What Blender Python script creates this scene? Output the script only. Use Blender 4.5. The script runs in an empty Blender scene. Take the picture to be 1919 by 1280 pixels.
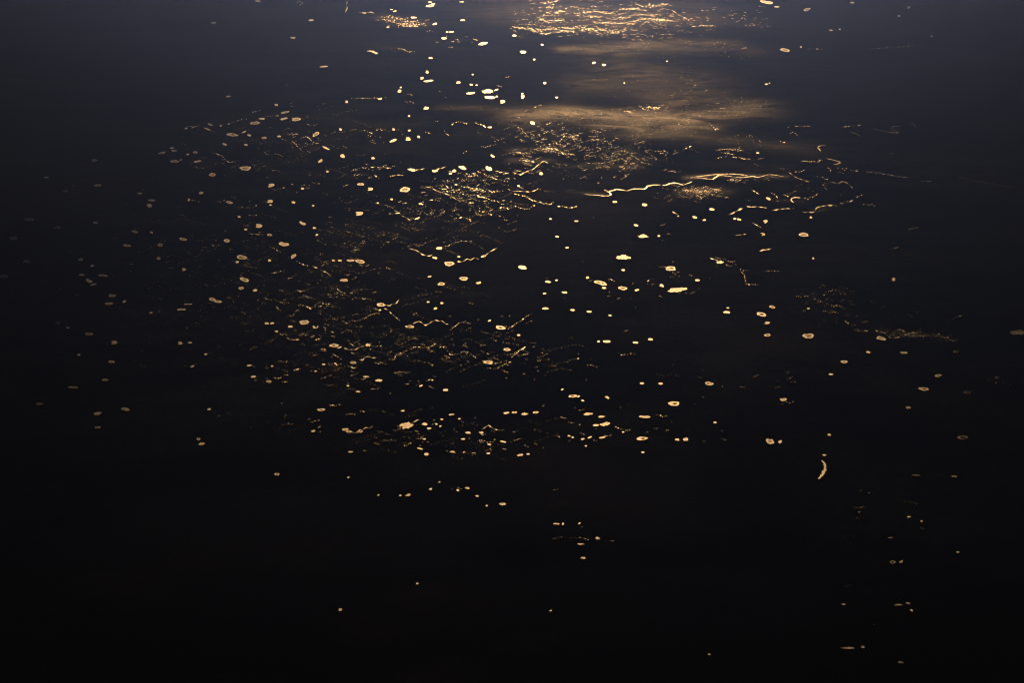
import bpy, math, random
import numpy as np
from mathutils import Vector

# ------------------------------------------------------------------ camera, sky, sun, exposure
ALT = 10000.0                       # an airliner's cruising height above the plain, metres
PITCH = math.radians(12.5)          # the lens looks this far below the horizon
LENS = 85.0
SUN_EL = math.radians(6.0)
SUN_AZ = math.radians(1.35)          # a little right of straight ahead

sc = bpy.context.scene
col = sc.collection
cam_d = bpy.data.cameras.new('camera')
cam_d.lens = LENS
cam_d.sensor_width = 36.0
cam_d.sensor_fit = 'HORIZONTAL'
cam_d.clip_start = 10.0
cam_d.clip_end = 900000.0
cam = bpy.data.objects.new('camera', cam_d)
cam.location = (0, 0, ALT)
cam.rotation_euler = (math.radians(90) - PITCH, 0, 0)
col.objects.link(cam)
sc.camera = cam

world = bpy.data.worlds.new('World')
sc.world = world
world.use_nodes = True
wn = world.node_tree
wn.nodes.clear()
sky = wn.nodes.new('ShaderNodeTexSky')
sky.sky_type = 'NISHITA'
sky.sun_disc = False
sky.sun_elevation = SUN_EL
sky.sun_rotation = SUN_AZ
sky.altitude = 200
bg = wn.nodes.new('ShaderNodeBackground')
bg.inputs['Strength'].default_value = 0.012
wo = wn.nodes.new('ShaderNodeOutputWorld')
wn.links.new(sky.outputs[0], bg.inputs['Color'])
wn.links.new(bg.outputs[0], wo.inputs['Surface'])

sun_d = bpy.data.lights.new('sun', 'SUN')
sun_d.energy = 5.0
sun_d.angle = math.radians(0.5)
sun_d.color = (1.0, 0.575, 0.235)
sun = bpy.data.objects.new('sun', sun_d)
sun_vec = Vector((math.sin(SUN_AZ) * math.cos(SUN_EL), math.cos(SUN_AZ) * math.cos(SUN_EL), math.sin(SUN_EL)))
sun.rotation_euler = sun_vec.to_track_quat('Z', 'Y').to_euler()
sun.location = (0, 0, ALT + 500)
col.objects.link(sun)

sc.view_settings.view_transform = 'Standard'
sc.view_settings.look = 'None'
sc.view_settings.gamma = 1.0
sc.view_settings.use_curve_mapping = False
sc.view_settings.exposure = -0.62
sc.cycles.filter_width = 1.15
sc.cycles.max_bounces = 3
sc.cycles.volume_bounces = 0
sc.cycles.use_denoising = True
sc.cycles.denoising_input_passes = 'RGB_ALBEDO_NORMAL'
sc.cycles.denoising_prefilter = 'ACCURATE'
sc.cycles.use_adaptive_sampling = False

# ------------------------------------------------------------------ from a point of the survey picture to the plain
F = LENS / 36.0 * 1919.0
CP, SP = math.cos(PITCH), math.sin(PITCH)

def plain(x, y, z=0.0):
    """Survey picture points (1919 x 1280) to places on the level plain, in metres."""
    x = np.asarray(x, float); y = np.asarray(y, float)
    dx = (x - 959.5) / F
    dy = (y - 640.0) / F
    dz = -SP - dy * CP
    t = (z - ALT) / dz
    return np.stack([dx * t, (CP - dy * SP) * t, np.full_like(t, z)], axis=-1)

def survey(X, Y):
    """The inverse: places on the plain to picture points."""
    vz = -ALT
    depth = Y * CP - vz * SP
    down = -Y * SP - vz * CP
    return 959.5 + F * X / depth, 640.0 + F * down / depth

def glint(x, y):
    """Tilt of a ripple that would mirror the sun to the camera: small = bright water."""
    p = plain(x, y)
    v = np.array([0, 0, ALT]) - p
    v = v / np.linalg.norm(v)
    h = v + np.array(sun_vec)
    return math.hypot(h[0], h[1]) / h[2]

rng = np.random.default_rng(11)
random.seed(11)

# ------------------------------------------------------------------ materials
def mat(name):
    m = bpy.data.materials.new(name)
    m.use_nodes = True
    m.node_tree.nodes.clear()
    return m, m.node_tree

def N(nt, t, **kw):
    n = nt.nodes.new(t)
    for k, v in kw.items():
        setattr(n, k, v)
    return n

def math_node(nt, op, a, b=None, clamp=False):
    n = N(nt, 'ShaderNodeMath', operation=op, use_clamp=clamp)
    for i, v in enumerate((a, b)):
        if v is None:
            continue
        if isinstance(v, (int, float)):
            n.inputs[i].default_value = v
        else:
            nt.links.new(v, n.inputs[i])
    return n.outputs[0]

def noise_at(nt, scale, stretch=(1, 1, 1), detail=4.0, rough=0.55, distortion=0.0):
    g = N(nt, 'ShaderNodeNewGeometry')
    mp = N(nt, 'ShaderNodeMapping')
    mp.inputs['Scale'].default_value = [s * scale for s in stretch]
    nt.links.new(g.outputs['Position'], mp.inputs['Vector'])
    n = N(nt, 'ShaderNodeTexNoise')
    n.inputs['Scale'].default_value = 1.0
    n.inputs['Detail'].default_value = detail
    n.inputs['Roughness'].default_value = rough
    n.inputs['Distortion'].default_value = distortion
    nt.links.new(mp.outputs[0], n.inputs['Vector'])
    return n.outputs['Fac']

def remap(nt, v, a, b, c, d):
    n = N(nt, 'ShaderNodeMapRange')
    for i, k in enumerate((a, b, c, d)):
        n.inputs[1 + i].default_value = k
    nt.links.new(v, n.inputs[0])
    return n.outputs[0]

WATER_ROUGH = 0.57

def water_material(name, rough):
    """Dark peaty water, rippled by wind; weeds, silt and painted-in glint dimming dull it, set per vertex."""
    m, nt = mat(name)
    out = N(nt, 'ShaderNodeOutputMaterial')
    dif = N(nt, 'ShaderNodeBsdfDiffuse')
    dif.inputs['Color'].default_value = (0.010, 0.011, 0.012, 1)
    gl = N(nt, 'ShaderNodeBsdfAnisotropic', distribution='BECKMANN')
    gl.inputs['Color'].default_value = (1, 1, 1, 1)
    ripple = noise_at(nt, 0.010, (1, 0.3, 1), 3.0)
    nt.links.new(remap(nt, ripple, 0.3, 0.7, rough - 0.02, rough + 0.02), gl.inputs['Roughness'])
    fr = N(nt, 'ShaderNodeFresnel')
    fr.inputs['IOR'].default_value = 1.33
    at = N(nt, 'ShaderNodeAttribute', attribute_name='weed_and_dim')
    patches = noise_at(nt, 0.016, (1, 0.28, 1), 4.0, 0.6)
    weed_and_dim = math_node(nt, 'MULTIPLY', at.outputs['Fac'], remap(nt, patches, 0.30, 0.62, 0.45, 1.25), clamp=True)
    keep = math_node(nt, 'SUBTRACT', 1.0, weed_and_dim, clamp=True)
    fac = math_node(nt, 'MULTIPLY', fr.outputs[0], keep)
    mix = N(nt, 'ShaderNodeMixShader')
    nt.links.new(fac, mix.inputs[0])
    nt.links.new(dif.outputs[0], mix.inputs[1])
    nt.links.new(gl.outputs[0], mix.inputs[2])
    nt.links.new(mix.outputs[0], out.inputs['Surface'])
    return m

M_WATER = water_material('peat_water', WATER_ROUGH)

def peat_material(name, colour, wet):
    m, nt = mat(name)
    out = N(nt, 'ShaderNodeOutputMaterial')
    dif = N(nt, 'ShaderNodeBsdfDiffuse')
    n = noise_at(nt, 0.03, (1, 1, 1), 4.0)
    ramp = N(nt, 'ShaderNodeValToRGB')
    ramp.color_ramp.elements[0].position = 0.3
    ramp.color_ramp.elements[1].position = 0.7
    ramp.color_ramp.elements[0].color = [c * 0.6 for c in colour] + [1]
    ramp.color_ramp.elements[1].color = [c * 1.3 for c in colour] + [1]
    nt.links.new(n, ramp.inputs[0])
    nt.links.new(ramp.outputs[0], dif.inputs['Color'])
    nt.links.new(dif.outputs[0], out.inputs['Surface'])
    return m

M_BANK = peat_material('dark_peat_bank', (0.018, 0.017, 0.014), 0)
M_ISLET = peat_material('mossy_islet', (0.030, 0.028, 0.020), 0)

def ground_material():
    """Forest, moss and heath; the wet attribute says how much of the moss stands in water."""
    m, nt = mat('boggy_plain')
    out = N(nt, 'ShaderNodeOutputMaterial')
    big = noise_at(nt, 0.00016, (1, 0.8, 1), 5.0, 0.55, 0.6)
    mid = noise_at(nt, 0.0008, (0.45, 0.8, 1), 5.0, 0.6, 1.2)
    fine = noise_at(nt, 0.008, (0.8, .5, 1), 3.0, 0.6)
    ramp = N(nt, 'ShaderNodeValToRGB')
    e = ramp.color_ramp.elements
    e[0].position, e[0].color = 0.28, (0.0036, 0.0048, 0.0042, 1)
    e[1].position, e[1].color = 0.75, (0.016, 0.0145, 0.012, 1)
    k = e.new(0.5); k.color = (0.0075, 0.0080, 0.0068, 1)
    tone = math_node(nt, 'ADD', math_node(nt, 'MULTIPLY', big, 0.55), math_node(nt, 'MULTIPLY', mid, 0.45))
    tone = math_node(nt, 'ADD', tone, math_node(nt, 'MULTIPLY', math_node(nt, 'SUBTRACT', fine, 0.5), 0.35))
    nt.links.new(tone, ramp.inputs[0])
    dif = N(nt, 'ShaderNodeBsdfDiffuse')
    nt.links.new(ramp.outputs[0], dif.inputs['Color'])
    # water standing between the moss
    gl = N(nt, 'ShaderNodeBsdfAnisotropic', distribution='BECKMANN')
    gl.inputs['Roughness'].default_value = WATER_ROUGH + 0.01
    fr = N(nt, 'ShaderNodeFresnel')
    fr.inputs['IOR'].default_value = 1.33
    at = N(nt, 'ShaderNodeAttribute', attribute_name='wet')
    streak = noise_at(nt, 0.0011, (0.42, 0.42, 1), 10.0, 0.70, 1.4)
    grain = noise_at(nt, 0.02, (0.6, 0.3, 1), 2.0, 0.6)
    s = remap(nt, streak, 0.34, 0.66, 0.05, 1.85)
    g2 = remap(nt, grain, 0.35, 0.65, 0.7, 1.3)
    damp = math_node(nt, 'ADD', at.outputs['Fac'], remap(nt, big, 0.42, 0.64, 0.0003, 0.0065))
    wet = math_node(nt, 'MULTIPLY', math_node(nt, 'MULTIPLY', math_node(nt, 'MULTIPLY', damp, .29), s), g2)
    fac = math_node(nt, 'MULTIPLY', wet, fr.outputs[0], clamp=True)
    mix = N(nt, 'ShaderNodeMixShader')
    nt.links.new(fac, mix.inputs[0])
    nt.links.new(dif.outputs[0], mix.inputs[1])
    nt.links.new(gl.outputs[0], mix.inputs[2])
    nt.links.new(mix.outputs[0], out.inputs['Surface'])
    return m

# ------------------------------------------------------------------ mesh helper
def mesh_obj(name, verts, faces, material, parent=None, attrs=None, smooth=False):
    me = bpy.data.meshes.new(name)
    me.from_pydata([tuple(v) for v in verts], [], faces)
    me.materials.append(material)
    for k, v in (attrs or {}).items():
        a = me.attributes.new(k, 'FLOAT', 'POINT')
        a.data.foreach_set('value', np.asarray(v, np.float32))
    if smooth:
        me.polygons.foreach_set('use_smooth', [True] * len(me.polygons))
    me.update()
    if len(me.polygons) and sum(p.normal.z for p in me.polygons) < 0 and name != 'haze':
        me.flip_normals()                          # every surface faces the sky
    o = bpy.data.objects.new(name, me)
    col.objects.link(o)
    if parent is not None:
        o.parent = parent
    return o

def rooted(name, verts, faces, material, attrs=None):
    """A mesh object whose origin sits at the middle of its own outline."""
    v = np.asarray(verts, float)
    c = v.mean(axis=0); c[2] = 0
    o = mesh_obj(name, v - c, faces, material, None, attrs)
    o.location = c
    return o, c

# ------------------------------------------------------------------ the plain
# soggy moss: strokes (points, half height in picture points, wetness)
WET = [
    ([(985, 218), (1060, 214), (1130, 222), (1200, 226), (1270, 224), (1340, 214), (1410, 205)], 14, .20),
    ([(1040, 210), (1110, 212), (1200, 216), (1290, 224)], 9, .16),
    ([(1130, 236), (1210, 244), (1280, 242), (1330, 238)], 9, .13),
    ([(1180, 252), (1260, 256), (1330, 258), (1400, 266), (1470, 276), (1530, 280)], 10, .075),
    ([(1060, 92), (1130, 88), (1200, 82), (1270, 78), (1330, 80), (1375, 80)], 7, .10),
    ([(1120, 96), (1220, 92), (1320, 92), (1420, 96)], 9, .06),
    ([(1160, 130), (1230, 140), (1290, 150), (1300, 170), (1270, 190)], 26, .055),
    ([(1100, 160), (1180, 165), (1280, 185), (1380, 195), (1440, 202)], 18, .045),
    ([(830, 200), (900, 203), (960, 208), (1010, 214)], 6, .045),
    ([(660, 232), (720, 236), (780, 232)], 7, .02),
    ([(960, 282), (1020, 278), (1050, 280)], 5, .05),
    ([(960, 300), (1000, 302), (1030, 300)], 4, .05),
    ([(1050, 310), (1120, 310), (1190, 312)], 5, .045),
    ([(1180, 285), (1200, 300), (1190, 310)], 9, .03),
    ([(1070, 358), (1100, 362), (1130, 364)], 2.5, .07),
    ([(1290, 333), (1340, 328), (1400, 329), (1470, 331)], 3.5, .14),
    ([(1290, 360), (1330, 357), (1355, 358)], 7, .10),
    ([(1450, 374), (1480, 376), (1500, 378)], 3, .05),
    ([(980, 20), (1080, 30), (1180, 34), (1290, 30)], 30, .05),
    ([(1290, 30), (1380, 40), (1420, 44)], 14, .022),
    ([(700, 85), (740, 90), (775, 98)], 5, .018),
    ([(720, 32), (750, 40), (785, 44)], 7, .10),
    ([(1340, 305), (1400, 310), (1480, 318)], 8, .012),
    ([(880, 230), (960, 235), (1040, 240)], 20, .008),
    ([(640, 280), (700, 285), (760, 288)], 18, .006),
    ([(400, 225), (470, 220), (540, 216), (640, 222)], 6, .02),
    ([(360, 300), (380, 305), (395, 310)], 5, .04),
    ([(1650, 620), (1720, 626), (1790, 636)], 5, .03),
    ([(1530, 395), (1560, 386)], 4, .06),
]

def wet_field(px, py):
    w = np.zeros_like(px)
    for pts, half, k in WET:
        best = np.full_like(px, 1e18)
        for (x0, y0), (x1, y1) in zip(pts[:-1], pts[1:]):
            ex, ey = x1 - x0, y1 - y0
            t = np.clip(((px - x0) * ex + (py - y0) * ey) / (ex * ex + ey * ey), 0, 1)
            d = ((px - x0 - t * ex) / 3.0) ** 2 + (py - y0 - t * ey) ** 2
            best = np.minimum(best, d)
        w += k * np.exp(-best / (half * half))
    return w

def build_ground():
    edge = [260000.0, 150000.0, 90000.0, 55000.0, 35000.0]
    xs = [-e for e in edge] + list(np.arange(-24000, 24001, 90.0)) + edge[::-1]
    rows = plain(np.full(460, 959.5), np.linspace(1310, -40, 460))[:, 1]
    ys = [-260000.0, -120000.0, -40000.0, 0.0, 12000.0, 20000.0] + list(rows) + [140000.0, 180000.0, 260000.0]
    X, Y = np.meshgrid(np.array(xs), np.array(ys))
    nx, ny = len(xs), len(ys)
    verts = np.stack([X.ravel(), Y.ravel(), np.zeros(X.size)], axis=-1)
    idx = np.arange(nx * ny).reshape(ny, nx)
    quads = np.stack([idx[:-1, :-1], idx[:-1, 1:], idx[1:, 1:], idx[1:, :-1]], axis=-1).reshape(-1, 4)
    me = bpy.data.meshes.new('ground')
    me.vertices.add(len(verts)); me.vertices.foreach_set('co', verts.ravel())
    me.loops.add(quads.size); me.loops.foreach_set('vertex_index', quads.ravel().astype(np.int32))
    me.polygons.add(len(quads)); me.polygons.foreach_set('loop_start', np.arange(0, quads.size, 4, dtype=np.int32))
    me.update(calc_edges=True)
    Yf = np.maximum(verts[:, 1], 3000.0)
    px, py = survey(verts[:, 0], Yf)
    inside = (verts[:, 1] >= rows[0] - 1) & (verts[:, 1] <= rows[-1] + 1) & (np.abs(verts[:, 0]) < 24500)
    w = np.where(inside, wet_field(px, py), 0.0)
    a = me.attributes.new('wet', 'FLOAT', 'POINT'); a.data.foreach_set('value', w.astype(np.float32))
    me.materials.append(ground_material())
    o = bpy.data.objects.new('ground', me)
    o['kind'] = 'structure'
    o['label'] = 'dark boggy plain of moss, heath and forest around the lakes'
    o['category'] = 'plain'
    col.objects.link(o)

build_ground()

# ------------------------------------------------------------------ the lakes and ponds
# x, y, width, height, slant, kind [, own label, short name for its neighbours' labels]
# kinds: e plain, s dull weedy middle, r dark islet in the middle, c notch on the left, k notch on the right, b bean, i ragged
LAKES = [
 # far shore of the plain
 (483,1,12,4,0,'e'), (400,42,11,4,0,'s','small amber pond alone on the hazy far left of the plain','the lone far left pond'), (549,70,10,4,0,'e'), (583,37,10,4,-8,'e'),
 (607,124,16,3,-4,'e'), (428,180,10,3,-4,'e'), (734,17,6,2.4,0,'e'), (740,20,8,2,-15,'e'), (775,32,11,4,0,'e'),
 (806,10,17,5,-6,'r','amber pond with a dark slit, near the top edge','the slit pond at the top edge'), (812,6.5,7,2.4,0,'e'), (806,3,8,2.4,0,'e'), (815,44,9,4,-15,'e'), (727,50,6,2.4,0,'e'),
 (867,37,9,3,0,'e'), (838,59,6,2.4,0,'e'), (846,59,9,3,0,'e'), (832,71,11,4.4,0,'e'), (905,81,17,6,-14,'s','slanting leaf-shaped pale gold pond right of a scatter of specks','the slanting leaf-shaped pond'),
 (807,108,9,3.4,0,'e'), (800,134,7,6,30,'c'), (790,146,8,5.5,-20,'c'), (803,151,19,4.4,-5,'e','long thin cream pond like a grain of rice below two hooked ponds','the rice-grain pond'),
 (748,170,9.5,6.4,0,'c','cream heart-shaped pond notched on its left, beneath a speck','the far heart-shaped pond'), (751,163,3.4,3,0,'e'), (712,185,7,3,0,'e'), (649,190,7,5.5,15,'c'),
 (798,202,12,6.4,5,'c','cream swallow-tailed pond at the left end of the golden sheen','the swallow-tailed pond'),
 (914,170.5,22,8,0,'i','largest cream lake of the far upper cluster, with a speckled tail','the large far cream lake'), (930,168,9,2.4,-20,'e'), (882,174,17,4.6,-4,'e'), (918,182,21,6.4,6,'e','cream lake with a pointed right tip just under the largest far lake','the pointed far lake'),
 (931,180,4.5,3,20,'e'), (941,190,11,7.4,-12,'c','cream arrowhead pond right below the pointed far lake','the arrowhead pond'), (859,154,8,5,-20,'i'), (883,158,6,3.4,10,'i'), (893,159,4,2.6,0,'e'),
 (886,139,4,2.6,0,'e'), (979,97,15,6,-4,'c','small cream wedge-shaped lake alone below the flooded far marsh','the wedge-shaped lake'), (1016,83,5,3,0,'e'), (1001,111,5,3,0,'e'),
 (1113,117,7,4,-10,'e'), (1131,121,9,4.4,-4,'c'), (1021,155,6,4.6,0,'e'), (979,181,9,7.4,-25,'c','cream beak-shaped pond right of the large far lakes','the beak-shaped pond'), (979,175,4,2.6,0,'e'), (1043,182,5.5,3,0,'e'), (964,66,7,3.4,0,'i'), (1250,114,3,2.4,0,'e'), (1170,155,3,2.4,0,'e'),
 (1437,3,26,7,10,'b','cream lake with a curved upper shore cut by the top edge','the lake cut by the top edge'), (1455,12,11,2.4,0,'e'), (1512,17,14,5.5,-18,'s'), (1597,4,9,4,0,'e'), (1471,93,17,7,10,'s','solitary bright oval lake on the dark upper right plain','the solitary upper right lake'),
 (1501,87,4,2.6,0,'e'), (1557,56,6,3,0,'i'), (1574,54,5,2.2,0,'e'), (1436,157,8,2.6,0,'e'), (1442,155,2.6,2.2,0,'e'), (1703,13,7,4,-20,'s'), (1685,29,5,3,0,'e'), (1746,67,3,2.2,0,'e'),
 # upper left field
 (517,196,8,5,0,'c'), (534,210,16,4,-10,'s'), (532,222,16,4,-14,'i'), (555,223,17,7.4,0,'s','amber weedy-centred lake topmost in the left lake field','the topmost left-field lake'), (491,222,11,4,0,'e'), (478,230,17,7,-8,'s'), (394,233,10,4,20,'s'), (414,235,5,3,0,'e'),
 (349,240,7,3,-5,'e'), (362,238,8,2,-20,'e'), (388,241,14,2.4,18,'e'), (435,252,22,6.4,5,'r','amber eye-shaped lake with pointed ends and dark middle','the eye-shaped amber lake'), (457,247,9,3,-20,'e'), (467,253,8,4,15,'e'), (495,258,9,5,0,'s'), (523,255,8,3,8,'e'),
 (592,251,14,7.4,-25,'s','slanting plump amber pond on the left field, notched below','the slanting plump pond'), (611,277,14,4,24,'e'), (421,270,9,4,20,'e'), (461,271,7,4,0,'i'), (322,277,8,3.4,0,'e'), (326,282,11,4,0,'s'), (304,286,12,5,-8,'s'), (366,285,10,4.4,0,'s'), (352,289,6,3,-15,'e'),
 (327,302,15,6,0,'s'), (370,302,14,4,-8,'i'), (460,315,21,9.4,0,'s','large round brown-gold lake with mottled weedy middle, left field','the mottled round lake'), (398,327,13,7,0,'s'), (507,347,14,8,-10,'c','gold horseshoe lake open to the left','the gold horseshoe lake'), (601,301,12,5,-30,'k'), (613,321,6,4.6,0,'c'), (567,353,6.5,3.6,0,'e'),
 (376,361,11,5.5,0,'c'), (354,374,5,4.4,0,'e'), (430,379,12,5.5,8,'s'), (505,377,14,6.6,0,'c'), (507,384,4.6,3,0,'e'), (550,379,8,4.4,10,'e'), (587,385,5,3,0,'e'), (638,242,6,4.4,40,'e'),
 # far left, dim
 (177,300,11,5,-8,'s'), (87,332,9,3,0,'s'), (183,347,15,5,-6,'s'), (123,358,9,3.4,0,'s'), (262,362,10,3.4,0,'s'), (284,375,13,4,0,'s'), (279,385,13,7,0,'c'), (55,411,17,6,0,'s'), (107,426,13,5,0,'s'), (179,417,10,4,0,'s'),
 (25,446,15,6,0,'s'), (253,434,12,4.4,12,'s'), (284,435,6,3,10,'e'), (343,448,13,6,10,'s'), (238,460,16,4.6,5,'s'), (300,459,10,5.5,0,'s'), (50,490,15,5,0,'s','dim brown oval pond against the left edge, upper of a pair','the dim left-edge pond'), (151,486,10,4.4,0,'s'), (297,484,8,4.4,0,'s'), (173,498,7,3,-10,'e'), (8,518,15,6,0,'s'),
 (153,515,12,3,0,'e'), (193,516,17,4.4,5,'s'), (167,526,13,7,25,'b'), (175,533,11,3,-10,'e'), (344,505,9,6,0,'c'), (210,554,15,5.5,0,'s','dim amber lens-shaped pond far out on the left','the dim lens-shaped pond'), (233,565,8,4,-20,'e'), (204,569,15,5.5,0,'s'), (167,626,14,6,0,'s'), (213,642,15,7.4,-8,'c','dim amber crescent lake on the dark far left','the dim crescent lake'),
 (108,605,10,4.4,0,'s'), (127,614,7,3,0,'s'), (148,665,7,3.4,0,'s'), (209,678,13,5,0,'r'), (197,712,12,4.6,-5,'s'), (137,726,19,4.4,0,'s'), (72,757,17,5,0,'c'), (183,775,15,6,-5,'i'), (235,767,15,7,10,'s'), (183,801,11,4.4,0,'s'), (283,586,7,3,-15,'e'),
 # middle left field
 (484,423,15,8.6,4,'c','amber heart-shaped lake with dull middle, left of centre','the amber heart-shaped lake'), (460,430,7,3.4,0,'e'), (505,440,9,5,12,'s'), (425,451,11,7.4,0,'s'), (567,418,14,6,28,'b','slanting two-lobed gold lake like a figure eight','the two-lobed gold lake'), (589,427,7,3,5,'e'), (594,440,5,3.4,0,'e'),
 (532,457,21,8.6,10,'b','amber bean-shaped lake with a dented upper shore','the bean-shaped amber lake'), (448,406,6,3.4,0,'e'), (453,482,22,8,7,'s','long amber lake with pointed ends, left of centre field','the long pointed amber lake'), (445,491,7,3.6,0,'e'), (550,480,11,7,-30,'s'), (505,488,6,4,0,'e'), (625,488,6,3,0,'e'), (637,488,9,3,0,'e'),
 (458,524,19,7.6,14,'r','amber comma-shaped lake with a dark islet, left field','the comma-shaped amber lake'), (452,540,10,6,0,'s'), (478,544,9,4.6,-5,'e'), (398,561,13,6.6,8,'r'), (408,565,15,5.6,8,'r'), (337,580,10,4.4,-5,'s'), (345,580,7,3,-12,'e'), (352,570,15,3,0,'s'),
 (570,604,19,8.6,-10,'s','amber ragged-rimmed lake in the thick of the left pools','the ragged-rimmed amber lake'), (500,606,9,4.4,0,'e'), (510,606,7,3.4,-15,'e'), (544,612,8.6,5,0,'e'), (337,643,11,5.4,0,'c'), (356,642,8,3,0,'e'), (386,664,6,3,0,'e'), (360,687,7,3,-15,'e'), (518,621,8,3,8,'e'), (626,647.5,19,6.6,-4,'r','amber ring lake around a dark sliver of islet','the amber ring lake'),
 (636,651,9,3.6,-15,'b'), (467,685,9,3.6,-10,'e'), (475,706,10,4.6,0,'e'), (504,715,10,5.4,0,'s'), (510,686,6,3,0,'e'), (607,683,8,3,0,'e'), (602,768,15,5.6,0,'r'), (587,808,9,4,-10,'i'), (392,767,8,4,-10,'e'), (519,889,9.6,5.6,0,'r','small gold ring pond alone on the black lower left','the lone ring pond'), (372,823,7,5.6,0,'r'), (378,832,11,6,-10,'i'),
 # centre
 (767,217,5,3.4,0,'e'), (737,242,7,4.6,0,'c'), (767,244,6,3.4,0,'c'), (764,260,12,7.6,12,'c','plump cream comma pond between two smaller crescents','the plump comma pond'), (784,256,7,5,10,'c'), (737,263,14,5.4,-20,'e'), (642,292,10,7,35,'e'), (699,296,7.4,4.6,0,'i'), (923,292,9,4.4,30,'e'), (918,238,8,3.4,0,'e'),
 (772,318,16,5.6,13,'e','tapering cream lake with a ragged tail stretching right','the tapering tailed lake'), (815,320,12,5,-5,'e'), (851,320,9,5.6,-10,'i'), (844,325,6.4,3.4,-10,'e'), (867,314,15,7,12,'e','cream pea-pod lake above the densest pools','the pea-pod lake'), (916,315.5,13,8.6,28,'i','cream shield-shaped lake above the densest pools','the shield-shaped lake'), (676,345,13,5.4,0,'s'), (693,354,12,7,0,'c'),
 (759,355,21,10,0,'s','large gold lake with a frayed upper rim, left of the densest pools','the frayed gold lake'), (672,400,17,8.6,-6,'c','gold lake notched on the left with a weedy middle, left of centre','the notched gold lake'), (734,373,6,3.4,0,'e'), (708,380,5,2.6,0,'e'), (789,382,10,3,15,'e'), (745,399,9,2.4,-10,'e'), (782,409,12,3,-20,'e'),
 (998,230,10,6.6,12,'e','bright cream droplet pond just left of the golden marsh','the droplet pond'), (1014,325,8,5.6,5,'i'), (1152,378,10,4,0,'i'), (972,348,5,3.4,0,'e'), (1208,383.5,11,5.6,4,'e','cream oval pond below the winding river','the oval pond below the river'), (1192,422,9,4.4,8,'e'), (1032,410,6,2.6,0,'e'), (1080,414,7,2.4,0,'e'),
 (657,488,14,4.6,0,'s'), (675,490,17,8,6,'s','plump amber lake touching a smaller one on its left','the plump amber lake'), (645,525,14,6.4,-4,'s'), (823,465,12,6,0,'e'), (815,483,9.6,5,10,'e'), (842,494,21,8.6,2,'s','broad gold lake with mottled surface, centre left','the broad mottled gold lake'), (860,481,6.4,3.4,0,'e'), (906,480,10,4.4,-10,'e'),
 (869,522,17,7.4,5,'s','gold oval lake with a clear rim, left of centre','the clear-rimmed oval lake'), (827,532,15,6,2,'s'), (897,530,11,4.4,-5,'i'), (805,518,8,3.4,-10,'b'), (714,571,17,7.6,6,'r','gold ring lake with a brown islet and streams trailing right','the stream-trailing ring lake'), (816,578,7.6,4.6,-10,'e'), (802,566,5.6,3.4,0,'e'), (828,568,6,3.4,0,'e'), (768,612,15,6.4,3,'s'),
 (938,614,20,7.6,9,'r','gold lens-shaped lake with a small dark islet, near the centre','the lens-shaped islet lake'), (712,581,5,3,0,'e'), (917,601,7,3,-22,'e'), (972,628,7,4,8,'e'), (979,501,18,7.4,9,'e','smooth cream oval lake tilting right, near the centre','the smooth cream oval lake'),
 (1168,482,25,10,3,'i','big cream lake with a pointed right end and small dark blot','the big pointed cream lake'), (1257,503,21,9,0,'s'), (1205,442.5,19,6.6,0,'i','cream lake with a ragged right tip above the big pointed lake','the ragged-tipped cream lake'), (1235,442,6,3,0,'e'), (1044,443,7,3.4,0,'e'), (1063,464,7,3,0,'c'),
 (1125.5,530,23,9,13,'s','smooth cream slipper-shaped lake, largest of the central cluster','the slipper-shaped lake'), (1132,539.5,9,4,0,'e'), (1167,540,17,7.4,6,'s'), (1193.5,543.5,9,4,-5,'e'), (1269,543,32,10,-4,'i','ragged cream lake dissolving into specks, right of centre','the dissolving ragged lake'), (1240,535,9,5.6,10,'i'), (1307,525,8.6,5,0,'e'),
 (1027,528,11,4.6,5,'e'), (1058,548,10,4.6,5,'e'), (1020,550,8,3,0,'e'), (1022,578,11,5.4,0,'i'), (1073,581,9,4.4,0,'e'), (1104,584,10,4.6,0,'e'), (1143,591,7,3.4,8,'e'), (1101,520,6,4.4,0,'e'), (1168,506,7,4,8,'e'), (1043,525,5,3,-10,'e'),
 (689,646.5,9,5.4,0,'i'), (662,680,11,4.6,0,'s'), (950,655,13,6.6,5,'s'), (915,679,20,7,2,'s','gold lake like a flattened leaf trailing beads to the right','the flattened-leaf lake'), (835,731,10.6,5,0,'e','small gold bowl-shaped pond alone in a black gap','the bowl-shaped pond'), (710,713,12,6,0,'i'), (686,706,11,3.4,0,'i'), (789,723,8,3,-22,'e'), (671,734,8,4,0,'i'),
 (652,723,7,2.6,10,'e'), (755,770,8,3,-8,'e'), (647,805,12,5.6,0,'s'), (654,809,12,4.6,5,'s'), (675,808,10.6,6.6,-10,'r'), (762,797.5,27,11.6,-2,'i','largest amber lake of the lower pools, ragged and mottled','the ragged lower lake'), (796,795,11,5.6,8,'e'), (804,803,8,4.4,0,'e'), (828,786,6,2.8,0,'e'), (846,777,12,3,-5,'i'), (861,785,5.6,3,0,'e'), (818,795,6,2.6,0,'e'), (825,799,5,2.8,-15,'e'),
 (877,811,11,4.4,0,'e'), (902,811,10,4.4,5,'i'), (868,823,8,3.6,0,'e'), (949,774,12,4.4,-5,'i'), (917,833,7,3,0,'e'), (943,828,13,3.2,14,'e'), (795,823,6,3,-10,'e'), (787,841,13,3,16,'e'), (848,847,9,4,5,'i'), (799,851.5,10,5.6,0,'e'), (657,847,11,3,0,'i'), (915,850,8,3,0,'i'),
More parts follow.
